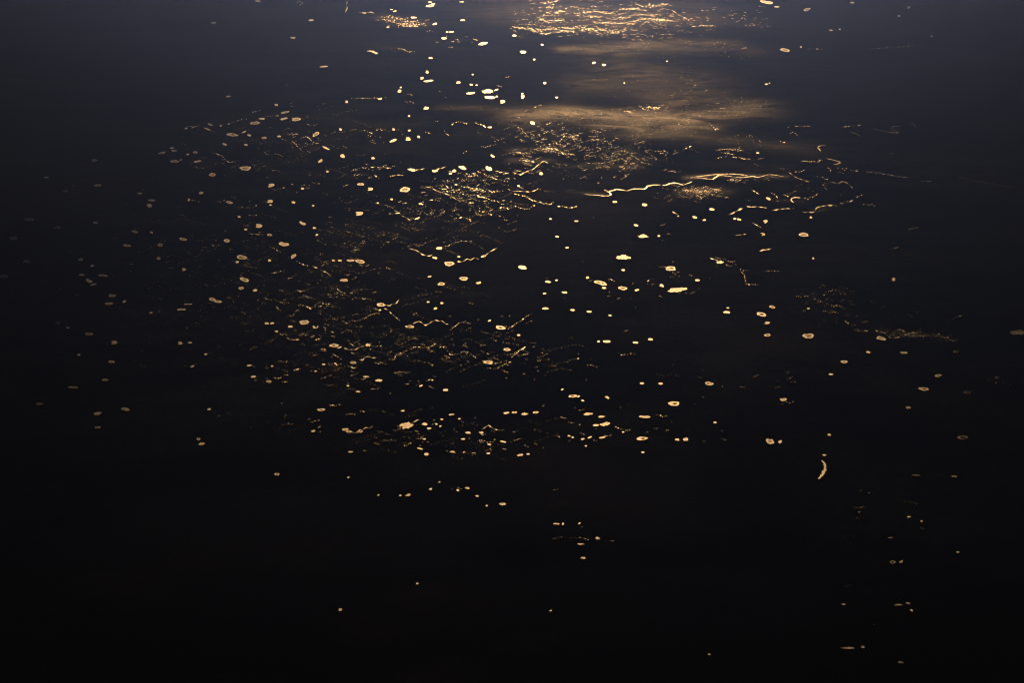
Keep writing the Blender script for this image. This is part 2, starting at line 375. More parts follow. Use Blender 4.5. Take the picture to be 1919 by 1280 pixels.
 (1137,640,15,5.4,0,'e','cream oval pond with a speck at each end, right of centre','the oval pond between two specks'), (1122,640,5,3.4,0,'e'), (1191,642,10.6,4.6,0,'e'), (1219,636,10,5,0,'e'), (1073.5,742.5,17,6,0,'r','pale gold ring pond with a spur on its right end','the spurred ring pond'), (1084,743,7,3,-12,'e'), (1092,751,6,2.8,0,'e'), (1263,756.5,24,9,3,'r','pale gold eye-shaped lake with a dark pupil of islet','the pale eye-shaped lake'),
 (1203,718.5,9,4.4,0,'e'), (1238,719,9,4.4,0,'e'), (964,773,10,4.6,0,'r'), (983,776,14,4.4,0,'i'), (1004,773,11,4.8,-5,'r'), (1102,776,19,5,-6,'i'), (1127,781,13,4.4,0,'i'), (1208,781,23,5.6,2,'b'), (1117,797,12,4.6,0,'e'), (1134,795,22,6.6,-8,'i','knobbly cream pond sloping up to the right, lower centre','the knobbly sloping pond'),
 (1203,822,23,7,-2,'r','pale gold lake with a dark dot near its left end','the dotted lower lake'), (1269,824,9,4.6,0,'e'), (1138,745,9,4.6,15,'i'), (1054,730,6,2.6,-15,'e'), (1092,823,7,4,-10,'i'), (1129,820,12,4.4,-10,'i'), (1066,817,6,3,0,'e'), (1073,820,5,2.8,10,'e'), (1105,820,9,3,-25,'i'), (1168,810,5.6,2.8,-8,'e'), (1205,848,7,3.4,-5,'e'), (1098,836,5,2.8,0,'e'),
 # right
 (1302,407,10,4.6,20,'e'), (1320,412,7,3,0,'e'), (1334,392,9,5.6,5,'e'), (1377,409.5,6,3.4,0,'e'), (1385,411,8,4.6,12,'e'), (1434,415,9,7,-30,'c'), (1519,407,7,4.4,10,'c'), (1420,286,6,2.6,0,'e'), (1440,372,9,5.4,28,'e'),
 (1506,439.5,19,8,2,'s','cream round-bottomed lake on the dark right, trailing specks','the round-bottomed right lake'), (1349,491,13,6.6,-5,'i'), (1524,484,4,3.4,40,'e'), (1674,523,9,6.6,20,'c'), (1427,589,19,8.4,7,'r','bright ring lake around a black islet, right of centre','the bright ring lake'), (1362,585,13,5.6,2,'e'), (1364,577,6,2.8,0,'e'), (1447,575,12,5.4,8,'s'), (1437,605,12,5.4,0,'c'), (1438,628,14,5.4,2,'s'),
 (1515,629.5,21,10.6,0,'s','largest gold lake on the right, pointed below with brown middle','the pointed gold lake'), (1651,634,17,7.6,10,'s'), (1627,660,9.6,4,5,'e'), (1694,661,12,4.8,0,'s'), (1791,659,9,4.4,0,'s'), (1582,678,14,5.6,0,'r'), (1557,701.5,8.6,4.2,5,'e'), (1758,704,13,5.6,0,'s'), (1868,708,8,4,0,'s'), (1731,729,19,7.4,3,'r','amber ring pond on the lower right plain','the amber right-hand ring pond'),
 (1812,735.5,13,5.6,0,'s'), (1702,764,9.6,4.8,0,'s'), (1329,719,18,6.6,4,'s','gold arrow-shaped pond with specks to its right, lower right of centre','the arrow-shaped gold pond'), (1468,749,14,6,3,'s'), (1443,827.5,17,10,22,'s','gold potato-shaped lake low on the right of centre','the potato-shaped lake'), (1462,828,8,6,-35,'i'), (1554,815,7,4.6,0,'e'), (1804,820,20,7.6,2,'r','dim brown ring lake at the lower right','the dim lower right ring lake'), (1907,623,24,11,0,'i','dim brown ragged lake cut by the right edge','the lake cut by the right edge'),
 (1340,792,6.6,3.4,0,'e'), (1285,823.5,11,6.6,-10,'i'), (1545,853,7,3.4,0,'e'),
 # lower right, dim
 (1717,891,15,3.4,3,'i'), (1788,893,11,4.4,0,'i'), (1673,1054,12,6.4,5,'r','dim gold diamond-shaped ring pond on the black lower right','the diamond-shaped ring pond'), (1689,1053,7.6,5.6,-20,'i'), (1581,1133,8,3.4,5,'e'), (1683,1134,18,3.6,0,'i'), (1702,1131,8.6,5,15,'i'), (1708,1144,6,4,30,'i'), (1590,1215,23,4.6,0,'i'), (1617,1213,8,5,0,'i'), (1688,1242,11,4.4,0,'i'),
 (1329,1227,6,3,0,'e','tiny gold speck of a pond near the bottom edge','the bottom speck pond'), (1703,969,7,3,0,'e'), (1727,977,5,3.4,0,'e'), (1795,1035,7,3,0,'e'), (1669,1008,11,2.6,0,'i'),
 # lower centre
 (765,928,10.6,4.6,-8,'i'), (750,929,5,3,0,'e'), (653,895,5,2.6,0,'e'), (858,919,5.6,4.6,30,'c'), (876,915,9,4.4,15,'i'), (894,930,6,3.4,0,'e'), (942,945,14,5,-4,'i','ragged gold pond, largest of the sparse row below the pools','the ragged gold sparse-row pond'), (912,948,5,3,0,'e'), (1043,982,12,3.6,0,'i','bright gold bar-shaped pond alone in the black lower centre','the bar-shaped pond'), (1055,982,5,5,0,'c'), (1086,981,6,3,-32,'e'), (1093,1046,9,4.6,0,'i'),
 (1120,1009,9,5,20,'i'), (1088,1020,14,3,0,'i'), (782,1094,5,3.6,0,'e'), (1032,1145,5,3,-15,'e'), (637,1143,9,6,0,'c'), (709,928,3.6,2.6,0,'e'), (807,917,6,4,-20,'i'), (975,853,13,4.4,-5,'i'), (990,851,6,3,0,'e'),
]

def outline(w, h, slant, kind, n, seed):
    r = random.Random(seed)
    a = np.linspace(0, 2 * math.pi, n, endpoint=False)
    amp = {'e': .16, 's': .19, 'r': .15, 'c': .12, 'k': .12, 'b': .12, 'i': .26}[kind]
    rad = np.ones(n)
    for k in range(2, 15 if kind == 'i' else 9):
        rad += amp * r.uniform(.3, 1) * ((1.6 / k) if kind != 'i' else 1.1 / k ** .7) * np.cos(k * a + r.uniform(0, 6.283))
    if kind == 'i':
        rad = np.clip(rad, .35, 1.6)
    def dent(at, width, depth):
        d = (a - at + math.pi) % (2 * math.pi) - math.pi
        return 1 - depth * np.exp(-(d / width) ** 2)
    if kind == 'c':
        rad *= dent(math.pi + r.uniform(-.25, .25), .55, .86)
    if kind == 'k':
        rad *= dent(r.uniform(-.4, .1), .5, .65)
    if kind == 'b':
        rad *= dent(-math.pi / 2 + r.uniform(-.2, .2), .5, .5)
    # shores facing up and down run a little straighter than an ellipse's
    rad *= 1 + .05 * np.cos(2 * a)
    u, v = w / 2 * rad * np.cos(a), h / 2 * rad * np.sin(a)
    s = math.radians(slant)
    return u * math.cos(s) - v * math.sin(s), u * math.sin(s) + v * math.cos(s)

def ring_faces(n, rings, closed_centre):
    f = []
    for k in range(rings - 1):
        for i in range(n):
            j = (i + 1) % n
            f.append((k * n + i, k * n + j, (k + 1) * n + j, (k + 1) * n + i))
    if closed_centre:
        c = rings * n
        for i in range(n):
            f.append(((rings - 1) * n + i, (rings - 1) * n + (i + 1) % n, c))
    return f

def tone_word(x, y):
    g = glint(x, y)
    return 'cream' if g < .16 else 'pale gold' if g < .24 else 'amber' if g < .40 else 'dim brown'

def shape_word(w, h, slant, kind):
    if kind == 'c' or kind == 'k':
        return 'notched'
    if kind == 'r':
        return 'ring-shaped'
    if kind == 'b':
        return 'bean-shaped'
    if kind == 'i':
        return 'ragged'
    q = w / h
    if abs(slant) >= 12 and q > 1.5:
        return 'slanting'
    if kind == 's':
        return 'dull-centred'
    return 'sliver-thin' if q > 3.1 else 'oval' if q > 1.9 else 'rounded'

def where_word(dx, dy):
    a = math.degrees(math.atan2(dy * 1.3, dx)) % 360
    k = int((a + 22.5) // 45) % 8
    return ['right of', 'lower right of', 'below', 'lower left of', 'left of', 'upper left of', 'above', 'upper right of'][k]

area = [l[2] * l[3] for l in LAKES]
order = sorted(range(len(LAKES)), key=lambda i: -area[i])
keep = set(order[:285]) | {i for i, l in enumerate(LAKES) if len(l) > 6}
landmarks = [(l[0], l[1], l[7]) for l in LAKES if len(l) > 7]

POOLS = {}                       # mass name -> list of (x, y, w, h, slant, weed)
def pool(mass, x, y, w, h, slant=0.0, weed_and_dim=0.0):
    POOLS.setdefault(mass, []).append((x, y, w, h, slant, weed_and_dim))

auto = {}
for i, l in enumerate(LAKES):
    if i not in keep or len(l) > 6:
        continue
    x, y, w, h, slant, kind = l[:6]
    lx, ly, lname = min(landmarks, key=lambda q: math.hypot(q[0] - x, (q[1] - y) * 1.6))
    d = math.hypot(lx - x, (ly - y) * 1.6)
    size = 'tiny' if w * h < 28 else 'small' if w * h < 62 else 'mid-sized'
    text = f'{size} {tone_word(x, y)} {shape_word(w, h, slant, kind)} pond {where_word(x - lx, y - ly)} {lname}'
    auto.setdefault(text, []).append((d, i))
label_of = {}
for text, members in auto.items():
    members.sort()
    for k, (d, i) in enumerate(members):
        if len(members) == 1:
            label_of[i] = text
        else:
            nth = ['nearest', 'second nearest', 'third nearest', 'fourth nearest', 'fifth nearest', 'sixth nearest', 'seventh nearest'][min(k, 6)]
            label_of[i] = nth + ' ' + text

def build_lake(i, l):
    x, y, w, h, slant, kind = l[:6]
    w, h = w * .9, h * .9
    n = (56 if kind == 'i' else 40) if w > 12 else 30 if w > 7 else 22
    ox, oy = outline(w, h, slant, kind, n, i * 7 + 3)
    scales = (1.0, .86, .62, .34)
    rr = random.Random(i)
    dull = {'e': (0, 0, .03, .05), 's': (0, .16, .46, .66), 'r': (0, .04, .2, .4), 'c': (0, .08, .2, .2), 'k': (0, .08, .2, .2), 'b': (0, .08, .25, .3), 'i': (.05, .1, .2, .25)}[kind]
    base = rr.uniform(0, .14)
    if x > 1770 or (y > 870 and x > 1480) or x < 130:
        base += rr.uniform(.3, .55)                # painted dimming: the glint fades out towards the outlying ponds
    pts, weed_and_dim = [], []
    for s, d in zip(scales, dull):
        p = plain(x + ox * s, y + oy * s, .5)
        pts.append(p); weed_and_dim += [min(1, base + d * rr.uniform(.85, 1.15))] * n
    pts.append(plain([x], [y], .5)); weed_and_dim.append(dull[-1])
    verts = np.concatenate(pts)
    big = w * h > 62
    o, c = rooted('lake' if big else 'pond', verts, ring_faces(n, 4, True), M_WATER, {'weed_and_dim': weed_and_dim})
    o['kind'] = 'thing'
    o['category'] = 'lake' if big else 'pond'
    o['label'] = l[6] if len(l) > 6 else label_of[i]
    o['group'] = 'lakes and ponds on the dark plain'
    # peat bank: a low lip round the shore
    rim = plain(x + ox, y + oy, 0) - c
    mid = rim.mean(axis=0)
    out = rim - mid
    ln = np.maximum(np.linalg.norm(out, axis=1, keepdims=True), 1)
    out = out / ln
    b = np.concatenate([rim - out * 1.5 + [0, 0, .3], rim + out * 4 + [0, 0, 1.6], rim + out * 9 + [0, 0, 1.3], rim + out * 16 + [0, 0, -.2]])
    mesh_obj('bank', b, ring_faces(n, 4, False), M_BANK, o)
    if kind == 'r':
        m = 16
        ix, iy = outline(w * .34, h * .36, slant, 'i', m, i * 5 + 1)
        offx = rr.uniform(-.05, .12) * w
        p0 = plain(x + offx + ix, y + iy, .3) - c
        cen = p0.mean(axis=0)
        p1 = cen + (p0 - cen) * .7 + [0, 0, 2.2]
        top = cen + np.array([0, 0, 3.0])
        mesh_obj('islet', np.concatenate([p0, p1, [top]]), ring_faces(m, 2, True), M_ISLET, o)

for i, l in enumerate(LAKES):
    if i in keep:
        build_lake(i, l)
    else:
        pool('near', l[0], l[1], l[2], l[3], l[4], 0.05)

# ------------------------------------------------------------------ the river, oxbows and side channels
def resample(pts, step=2.0):
    P = np.array(pts, float)
    if len(P) == 2:
        P = np.array([P[0], (P[0] + P[1]) / 2, P[1]])
    E = np.vstack([2 * P[0] - P[1], P, 2 * P[-1] - P[-2]])
    outp = []
    for k in range(1, len(E) - 2):
        p0, p1, p2, p3 = E[k - 1:k + 3]
        m = max(2, int(np.hypot(*(p2 - p1)[:2]) / step))
        for t in np.linspace(0, 1, m, endpoint=False):
            outp.append(.5 * ((2 * p1) + (-p0 + p2) * t + (2 * p0 - 5 * p1 + 4 * p2 - p3) * t * t + (-p0 + 3 * p1 - 3 * p2 + p3) * t ** 3))
    outp.append(P[-1])
    return np.array(outp)

def ribbon(name, pts, label, category, weed_and_dim=.1, kind='structure', group=None, seed=0):
    """pts: (x, y, width) along the channel."""
    r = random.Random(seed)
    R = resample(pts)
    n = len(R)
    d = np.gradient(R[:, :2], axis=0)
    d /= np.maximum(np.linalg.norm(d, axis=1, keepdims=True), 1e-6)
    nrm = np.stack([-d[:, 1], d[:, 0]], axis=-1)
    jig = np.array([r.uniform(.45, 1.45) for _ in range(n)])
    jig2 = np.array([r.uniform(.45, 1.45) for _ in range(n)])
    if category == 'channel':                      # side channels silt up into beads with narrows between
        k, ph, f1, f2 = np.arange(n), r.uniform(0, 6.28), r.uniform(.9, 1.3), r.uniform(.5, .8)
        bead = np.clip(.55 + .55 * np.sin(k * f1 + ph) + .4 * np.sin(k * f2 + 2 * ph), .08, 1.5)
        jig, jig2 = jig * bead, jig2 * bead
    hw = np.maximum(R[:, 2] * .66, .45) / 2
    if category == 'river':                        # wide pools at the bends, narrows on the straights
        turn = np.abs(np.gradient(np.unwrap(np.arctan2(d[:, 1], d[:, 0]))))
        turn = np.convolve(turn, np.ones(5) / 5, 'same')
        hw *= np.clip(.42 + 3.4 * turn, .42, 1.6)
    hw[0] *= .3; hw[-1] *= .3
    rows = [R[:, :2] + nrm * (hw * jig)[:, None], R[:, :2], R[:, :2] - nrm * (hw * jig2)[:, None]]
    verts = np.concatenate([plain(q[:, 0], q[:, 1], .55) for q in rows])
    faces = []
    for k in range(2):
        for i in range(n - 1):
            faces.append((k * n + i, k * n + i + 1, (k + 1) * n + i + 1, (k + 1) * n + i))
    wd = [min(1, max(0, weed_and_dim + r.uniform(-.12, .3 if category != 'river' else .06))) for _ in range(n)]
    if category == 'river':                        # reeds close over some of the narrows
        k = np.arange(n)
        reeds = np.clip(.9 * np.sin(k * .23 + seed * 2.1) + .6 * np.sin(k * .61 + seed) - .35, 0, .8)
        wd = [min(.9, a + float(b)) for a, b in zip(wd, reeds)]
    o, c = rooted(name, verts, faces, M_WATER, {'weed_and_dim': wd * 3})
    o['kind'] = kind; o['label'] = label; o['category'] = category
    if group:
        o['group'] = group
    # the two peat banks of the channel
    for side in (1, -1):
        e0 = R[:, :2] + nrm * side * (hw * (jig if side == 1 else jig2))[:, None]
        e1 = R[:, :2] + nrm * side * (hw * (jig if side == 1 else jig2) + .55)[:, None]
        e2 = R[:, :2] + nrm * side * (hw * (jig if side == 1 else jig2) + 1.3)[:, None]
        v = np.concatenate([plain(e0[:, 0], e0[:, 1], .35), plain(e1[:, 0], e1[:, 1], 1.5), plain(e2[:, 0], e2[:, 1], -.2)]) - c
        mesh_obj('bank', v, faces, M_BANK, o)
    return o

ribbon('river', [(1092,363,.6),(1103,364.5,1),(1115,365,1.6),(1128,366.5,2.4),(1139,366.5,3.2),(1145,364,4),(1141,359.5,3),(1133,356,2.4),(1140,357.5,1.4),(1147,357,3),(1155,354.5,4),(1165,355.5,2.6),(1175,357,2.4),(1186,354,3.4),(1198,353.5,2.6),(1208,353.5,3.6),(1214,349,5),(1223,346.5,3.2),(1235,346,2.8),(1247,346.5,3),(1256,343.5,4.6),(1266,342.5,3),(1280,346,2.6),(1288,343.5,4),(1297,340,4)],
       'bright winding river meandering from a hooked bend towards the speckled marsh', 'river', .02, seed=1)
ribbon('river', [(1291,333.5,2.4),(1305,332.5,2.6),(1320,334,2.8),(1334,335.5,3),(1341,332,4.4),(1347,328.5,3.4),(1365,329.5,2),(1380,332,2),(1395,332,2.6),(1410,330,3),(1420,331.5,2.6),(1430,329.5,2.6),(1441,327,3),(1455,328,1.6),(1470,331,1)],
       'upper reach of the bright river with a kink, above the speckled marsh', 'river', .02, seed=2)
ribbon('stream', [(1291,333,2),(1320,329,2.4),(1342,326.5,2.2),(1365,325.5,2),(1390,327,2.4),(1403,329.5,1.4)], 'faint side channel along the upper bank of the river', 'stream', .45, seed=3)

BANDS = [
 ('oxbow_lake', [(1539,863,2),(1544,868,4.4),(1546.5,876,7.6),(1543,886,8),(1537,895,5.6),(1533,898,2.4)], 'curved sickle-shaped gold oxbow lake standing upright, lower right', 0),
 ('oxbow_lake', [(688,95,1.4),(694,95,3),(700,96.5,4.6),(705,98.5,5.4),(708,99.5,2)], 'tadpole-shaped pale oxbow lake alone on the upper left plain', .15),
 ('oxbow_lake', [(1549,272,1.4),(1540,272.5,2),(1533,275,3.6),(1535,279,4),(1538,283,3)], 'dim hooked oxbow lake like a tick mark, upper right', .55),
 ('oxbow_lake', [(1549,296.5,1),(1560,299,1.4),(1571,302,2.2),(1575,304.5,2.6),(1570,306.5,2.2),(1562,308,1.4)], 'thin arrowhead oxbow lake pointing right, upper right', .45),
 ('oxbow_lake', [(1488,379,1.8),(1484,376.5,3.2),(1482.5,374,3),(1486,370.5,3),(1493,369.5,2.4),(1500,370.5,2)], 'hook-shaped pale oxbow lake opening right, beside a dotted channel', .1),
 ('stream', [(1364,402.5,.8),(1372,399.5,2.6),(1380,395.5,3.2),(1388,391.5,4),(1392,390.5,2)], 'straight slanting channel below the river, leftmost of three', .15),
 ('stream', [(1399,386.5,1.6),(1408,387.5,3),(1420,387,2.4),(1428,388,2.6),(1437,389.5,1.4)], 'nearly level channel below the river, middle of three', .25),
 ('stream', [(1446,394,.8),(1454,393,2.4),(1463,391.5,2.6),(1475,390.5,1.4),(1482,391,.8)], 'thin tapering channel below the river, rightmost of three', .2),
 ('stream', [(1502,397.5,1),(1520,397.5,1.6),(1527,396,4),(1528.5,392,4.4),(1532,388.5,3.6),(1542,386,3.4),(1552,384.5,3.6),(1562,384,2.4),(1568,386,1.4)], 'bright channel with a stepped bend, right of the three straight channels', .18),
 ('stream', [(1423,470.5,1.4),(1430,468.5,3),(1438,467.5,2.8),(1444,466,3.6),(1446,464.5,2.4)], 'short bright hockey-stick channel on the dark right-hand plain', .08),
 ('stream', [(1410,417.5,1.4),(1417,421,2),(1423,424.5,3.2),(1426,426,2)], 'short slanting channel like a comma tail, right of centre', .1),
 ('oxbow_lake', [(1425,436.5,1.4),(1431,438,2.6),(1433,439.5,2.4),(1427,441.5,2)], 'tiny chevron oxbow pointing right, above the hockey-stick channel', .1),
 ('stream', [(1377,441,1),(1386,440,1.6),(1394,439,2),(1398,438,1.2)], 'faint thin channel left of the tiny chevron oxbow', .45),
 ('stream', [(1330,484,1.2),(1337,485.5,2.4),(1344,488,2.6),(1349,490,3)], 'short channel running into a ragged pond right of centre', .15),
 ('stream', [(1260,396.5,1.4),(1266,399.5,2.4),(1271,402.5,2.6),(1272,404.5,2),(1269,405,1.4)], 'short hooked channel below the speckled marsh', .1),
 ('stream', [(1478,322,1),(1490,331,2),(1505,337,2.2),(1519,341,2)], 'dim straight channel slanting down right from the river\'s far end', .55),
 ('stream', [(1556,340,1),(1570,343.5,2.4),(1577,340,4),(1586,342,2.4),(1593,347,2.4),(1598,352,3)], 'dim looping channel right of the river\'s far end', .6),
 ('stream', [(1701,430.5,1),(1708,428,2.2),(1715,426.5,2.6),(1722,426.5,1.6)], 'dim arched channel far out on the right', .6),
 ('stream', [(1668,466.5,1),(1676,465,1.6),(1684,463,2.4)], 'dim short channel on the dark right plain', .5),
 ('stream', [(653,0,2),(649,7,2.4),(651,13,2.4),(649,18,3),(647,23,2.4)], 'dim winding channel cut by the top edge, left of the flooded flats', .5),
 ('stream', [(960,357.5,1),(980,358.5,1.4),(994,359,2),(1003,356.5,2.6),(1009,352.5,2)], 'faint curling channel left of the river\'s hooked bend', .35),
 ('stream', [(465,437,1.2),(475,438.5,1.8),(484,439.5,1.6),(494,439.5,1)], 'thin arc-shaped channel under the amber heart-shaped lake', .3),
 ('stream', [(765,465,1),(775,467.5,1.6),(784,471,2),(792,477,2.4),(800,479,2.8),(806,479.5,3),(811,476,2)], 'beaded channel sagging into a pond, left of centre', .1),
 ('stream', [(857,490,2.4),(864,490.5,3.2),(870,488.5,2.4),(876,485,2),(882,487,2.4),(890,482.5,1.8),(897,486,1.6)], 'wavy channel right of the broad mottled gold lake', .12),
 ('stream', [(906,480,2.4),(913,476,2.2),(919,471,2),(925,468,1.8),(932,464,1.4)], 'beaded channel rising to the right from a pond, near the centre', .1),
 ('stream', [(720,569,1.4),(729,573,1.8),(735,569.5,1.8),(742,568.5,2),(748,561,1.8)], 'kinked channel rising right from the gold ring lake', .1),
 ('stream', [(773,607,1.4),(780,604,1.8),(786,602.5,2),(792,606,1.8),(797,609.5,2.6),(803,607,1.8),(809,603,1.6),(817,600,1.6),(822,602,1.8),(828,601,1.4),(834,606,1.8),(840,608,2.2)], 'long wavy beaded channel just left of the centre', .1),
 ('stream', [(645,652,2),(652,655,2.4),(660,655,2),(666,655,2),(674,651,1.8),(682,648,1.6)], 'wavy channel leading into a ragged pond among the left pools', .12),
 ('stream', [(673,674,2),(680,674.5,3),(684,670,2.6),(691,668,2),(697,671,2.6),(703,670,1.6)], 'knotted amber channel among the left pools', .2),
 ('stream', [(651,684.5,1.8),(657,687.5,2),(663,690,2.6),(669,688,1.4)], 'short sagging amber channel below the knotted one', .15),
 ('stream', [(902,806,1.4),(908,802,1.8),(913,798.5,2),(916,797,2.2),(920,800,1.6),(926,804,2),(932,806,3)], 'roof-shaped channel peaking among the lower pools', .1),
 ('stream', [(660,810.5,2),(667,811,2.4),(680,805,2.6),(686,801.5,2),(692,803,1.8),(698,798,1.6)], 'amber channel climbing right through a ring pond, lower left pools', .2),
 ('stream', [(768,793.5,2.4),(776,790.5,2),(783,787,2.6),(789,788.5,2)], 'ragged channel rising right from the largest lower lake', .2),
 ('stream', [(778,318,2.4),(785,317.5,3),(792,316.5,2.6),(797,313.5,1.6)], 'ragged tail channel right of the tapering cream lake', .15),
 ('stream', [(818,318,3),(823,315.5,2),(829,314.5,2.6),(836,311.5,1.8)], 'ragged channel rising right from a cream pond above the densest pools', .15),
 ('stream', [(960,322,1.6),(968,325,1.8),(975,327,2.4),(982,323.5,1.8),(990,320,1.6),(1000,316,1.6),(1008,309,1.8),(1016,303,2.2),(1022,302.5,1.6),(1027,305.5,1.4)], 'V-shaped beaded channel right of the densest pools', .12),
 ('stream', [(790,349,1.2),(805,351,1.4),(818,357,1.6),(832,362,1.8),(845,367,1.8),(856,374,1.4)], 'beaded channel slanting down right through the densest pools', .25),
 ('stream', [(753,404,1.8),(760,407,2.2),(766,411,1.6),(770,413,1)], 'short slanting channel below the frayed gold lake', .2),
 ('stream', [(672,22,1.6),(684,23.5,2.4),(694,22,3),(702,24,1.8)], 'gold streak of flooded channel left of the flooded flats', .25),
 ('stream', [(1255,16,.8),(1265,22,1.1),(1276,29,1.1),(1290,35,.8)], 'straight hairline channel at the flooded far marsh', .35),
]
for k, (nm, pts, lab, wd) in enumerate(BANDS):
    ribbon(nm, pts, lab, 'oxbow lake' if nm == 'oxbow_lake' else 'channel', wd, 'thing' if nm == 'oxbow_lake' else 'structure', None, 50 + k)

# flooded streaks where countless pools run together: points (x, y, thickness)
FLATS = [
 [(1016,4.5,1.6),(1030,3,3),(1049,1,2)], [(1024,14,2),(1031,13,4),(1037,12,2)], [(1043,21,2),(1049,21.5,3),(1055,21,2)],
 [(1007,36,2),(1016,35,3.4),(1023,39,3),(1030,41,2)], [(1038,38,2),(1048,37.5,2.6),(1056,37,1.6)], [(1085,23,1.6),(1100,22.5,3),(1118,20,3.4),(1130,23,3.4),(1152,24,2)],
 [(1106,31,1.6),(1115,30.5,2.6),(1126,31,1.6)], [(1160,17,1.6),(1178,16,3),(1195,16,3),(1211,19,1.6)], [(1192,7,1.4),(1206,11,2),(1220,10,4.6),(1235,8,3.6),(1252,7,2.4)],
 [(1196,26,1.2),(1212,27,1.6),(1232,26,1.2)], [(1158,33,1.6),(1168,32,3),(1182,33,1.6)], [(1184,39,2),(1200,36,4),(1216,37,4.4),(1236,36,4.4),(1262,39,2)],
 [(1110,42,1.6),(1128,42,2.6),(1148,42,3.4),(1168,43,3),(1190,44,1.6)], [(1052,50,1.6),(1068,52,4),(1084,50,4.6),(1098,53,4),(1112,54.5,2)], [(1020,55,2),(1036,53,4),(1052,56,4),(1066,58,2)],
 [(960,49,1.4),(975,51.5,2.6),(990,52,2.4),(1006,59,2)], [(1116,57,2),(1126,54,4),(1138,57,5),(1150,60,4),(1168,57,2)], [(1010,62,1.4),(1022,63,3),(1034,61,1.6)],
 [(715,31,1.6),(728,31,4),(742,33,5),(757,36,2)], [(716,36,1.6),(728,37,3),(742,38,2)], [(736,40,1.6),(750,44,3),(765,46,4),(780,45,3),(797,43,2)], [(758,38,1.2),(768,40,2),(782,38,1.6)], [(742,46,1.2),(757,48,2),(774,48,2),(784,49,1)],
 [(1297,49,1.2),(1315,47,2),(1338,47.5,1.2)], [(1396,47,1),(1408,47,2),(1420,46,1)], [(1280,34,1.4),(1288,36,3),(1297,34,1.4)],
 [(1268,201,1.6),(1212,202,4),(1222,202,4.6),(1236,201,1.6)][1:], [(1170,208,1.4),(1180,209,3),(1186,209,1.4)],
 [(1283,357,2),(1296,356,5),(1308,359,6),(1322,357,5),(1338,355,3),(1350,356,1.6)], [(1365,336.5,1.4),(1374,337,3.4),(1386,338,1.6)],
 [(1349,280,1.4),(1362,279,2.2),(1376,280,2),(1394,282,1.4)], [(1383,279,2),(1386,276,3.4),(1388,275,1.6)], [(1370,293,1),(1386,296,1.8),(1406,298,1.2)], [(1354,285,1),(1362,287,1.8),(1374,289,1)], [(1343,295,1),(1352,294,2),(1360,293,1)],
 [(1017,279,1.4),(1030,278,3.4),(1046,280,1.6)], [(966,285,1),(978,287,3),(988,286,1.4)], [(975,300,1),(988,301,3),(1002,303,1.4)], [(1047,286,1.2),(1062,288,2),(1075,289,2.4)], [(874,329,1.4),(884,329,3.6),(896,328,1.6)],
 [(541,252,1.4),(549,250,3.4),(558,252,1.4)],
]

def mass_of(x, y):
    if y < 78 and x > 930:
        return 'far'
    if y < 60 and x < 830:
        return 'flats'
    if x > 1180 and y > 262 and y < 450:
        return 'river'
    if x > 1270:
        return 'right'
    if y < 345 and x > 930:
        return 'golden'
    if y < 425 and x > 640:
        return 'dense'
    if y >= 740:
        return 'low'
    if x < 640 and y < 430:
        return 'upper_left'
    return 'left'

def speck(x, y, size, slant=None, weed_and_dim=None):
    w = size * random.uniform(.7, 1.4) * .84
    h = size * random.uniform(.36, .62) * .84
    if mass_of(x, y) in ('far', 'golden', 'river'):
        weed_and_dim = (random.uniform(0, .55) if weed_and_dim is None else weed_and_dim) + random.uniform(.05, .35)  # glitter of these pools painted dimmer by lowering their reflection
    pool(mass_of(x, y), x, y, w, h, random.gauss(0, 14) if slant is None else slant + random.gauss(0, 8), random.uniform(0, .55) if weed_and_dim is None else weed_and_dim)

for pts in FLATS:
    R = resample(pts, 1.0)
    for x, y, t in R:
        for _ in range(1 if random.random() < t * .34 else 0):
            speck(x + random.gauss(0, 1.2), y + random.gauss(0, t * .36), random.uniform(1.2, 2.9), random.gauss(0, 12), random.uniform(0, .6))

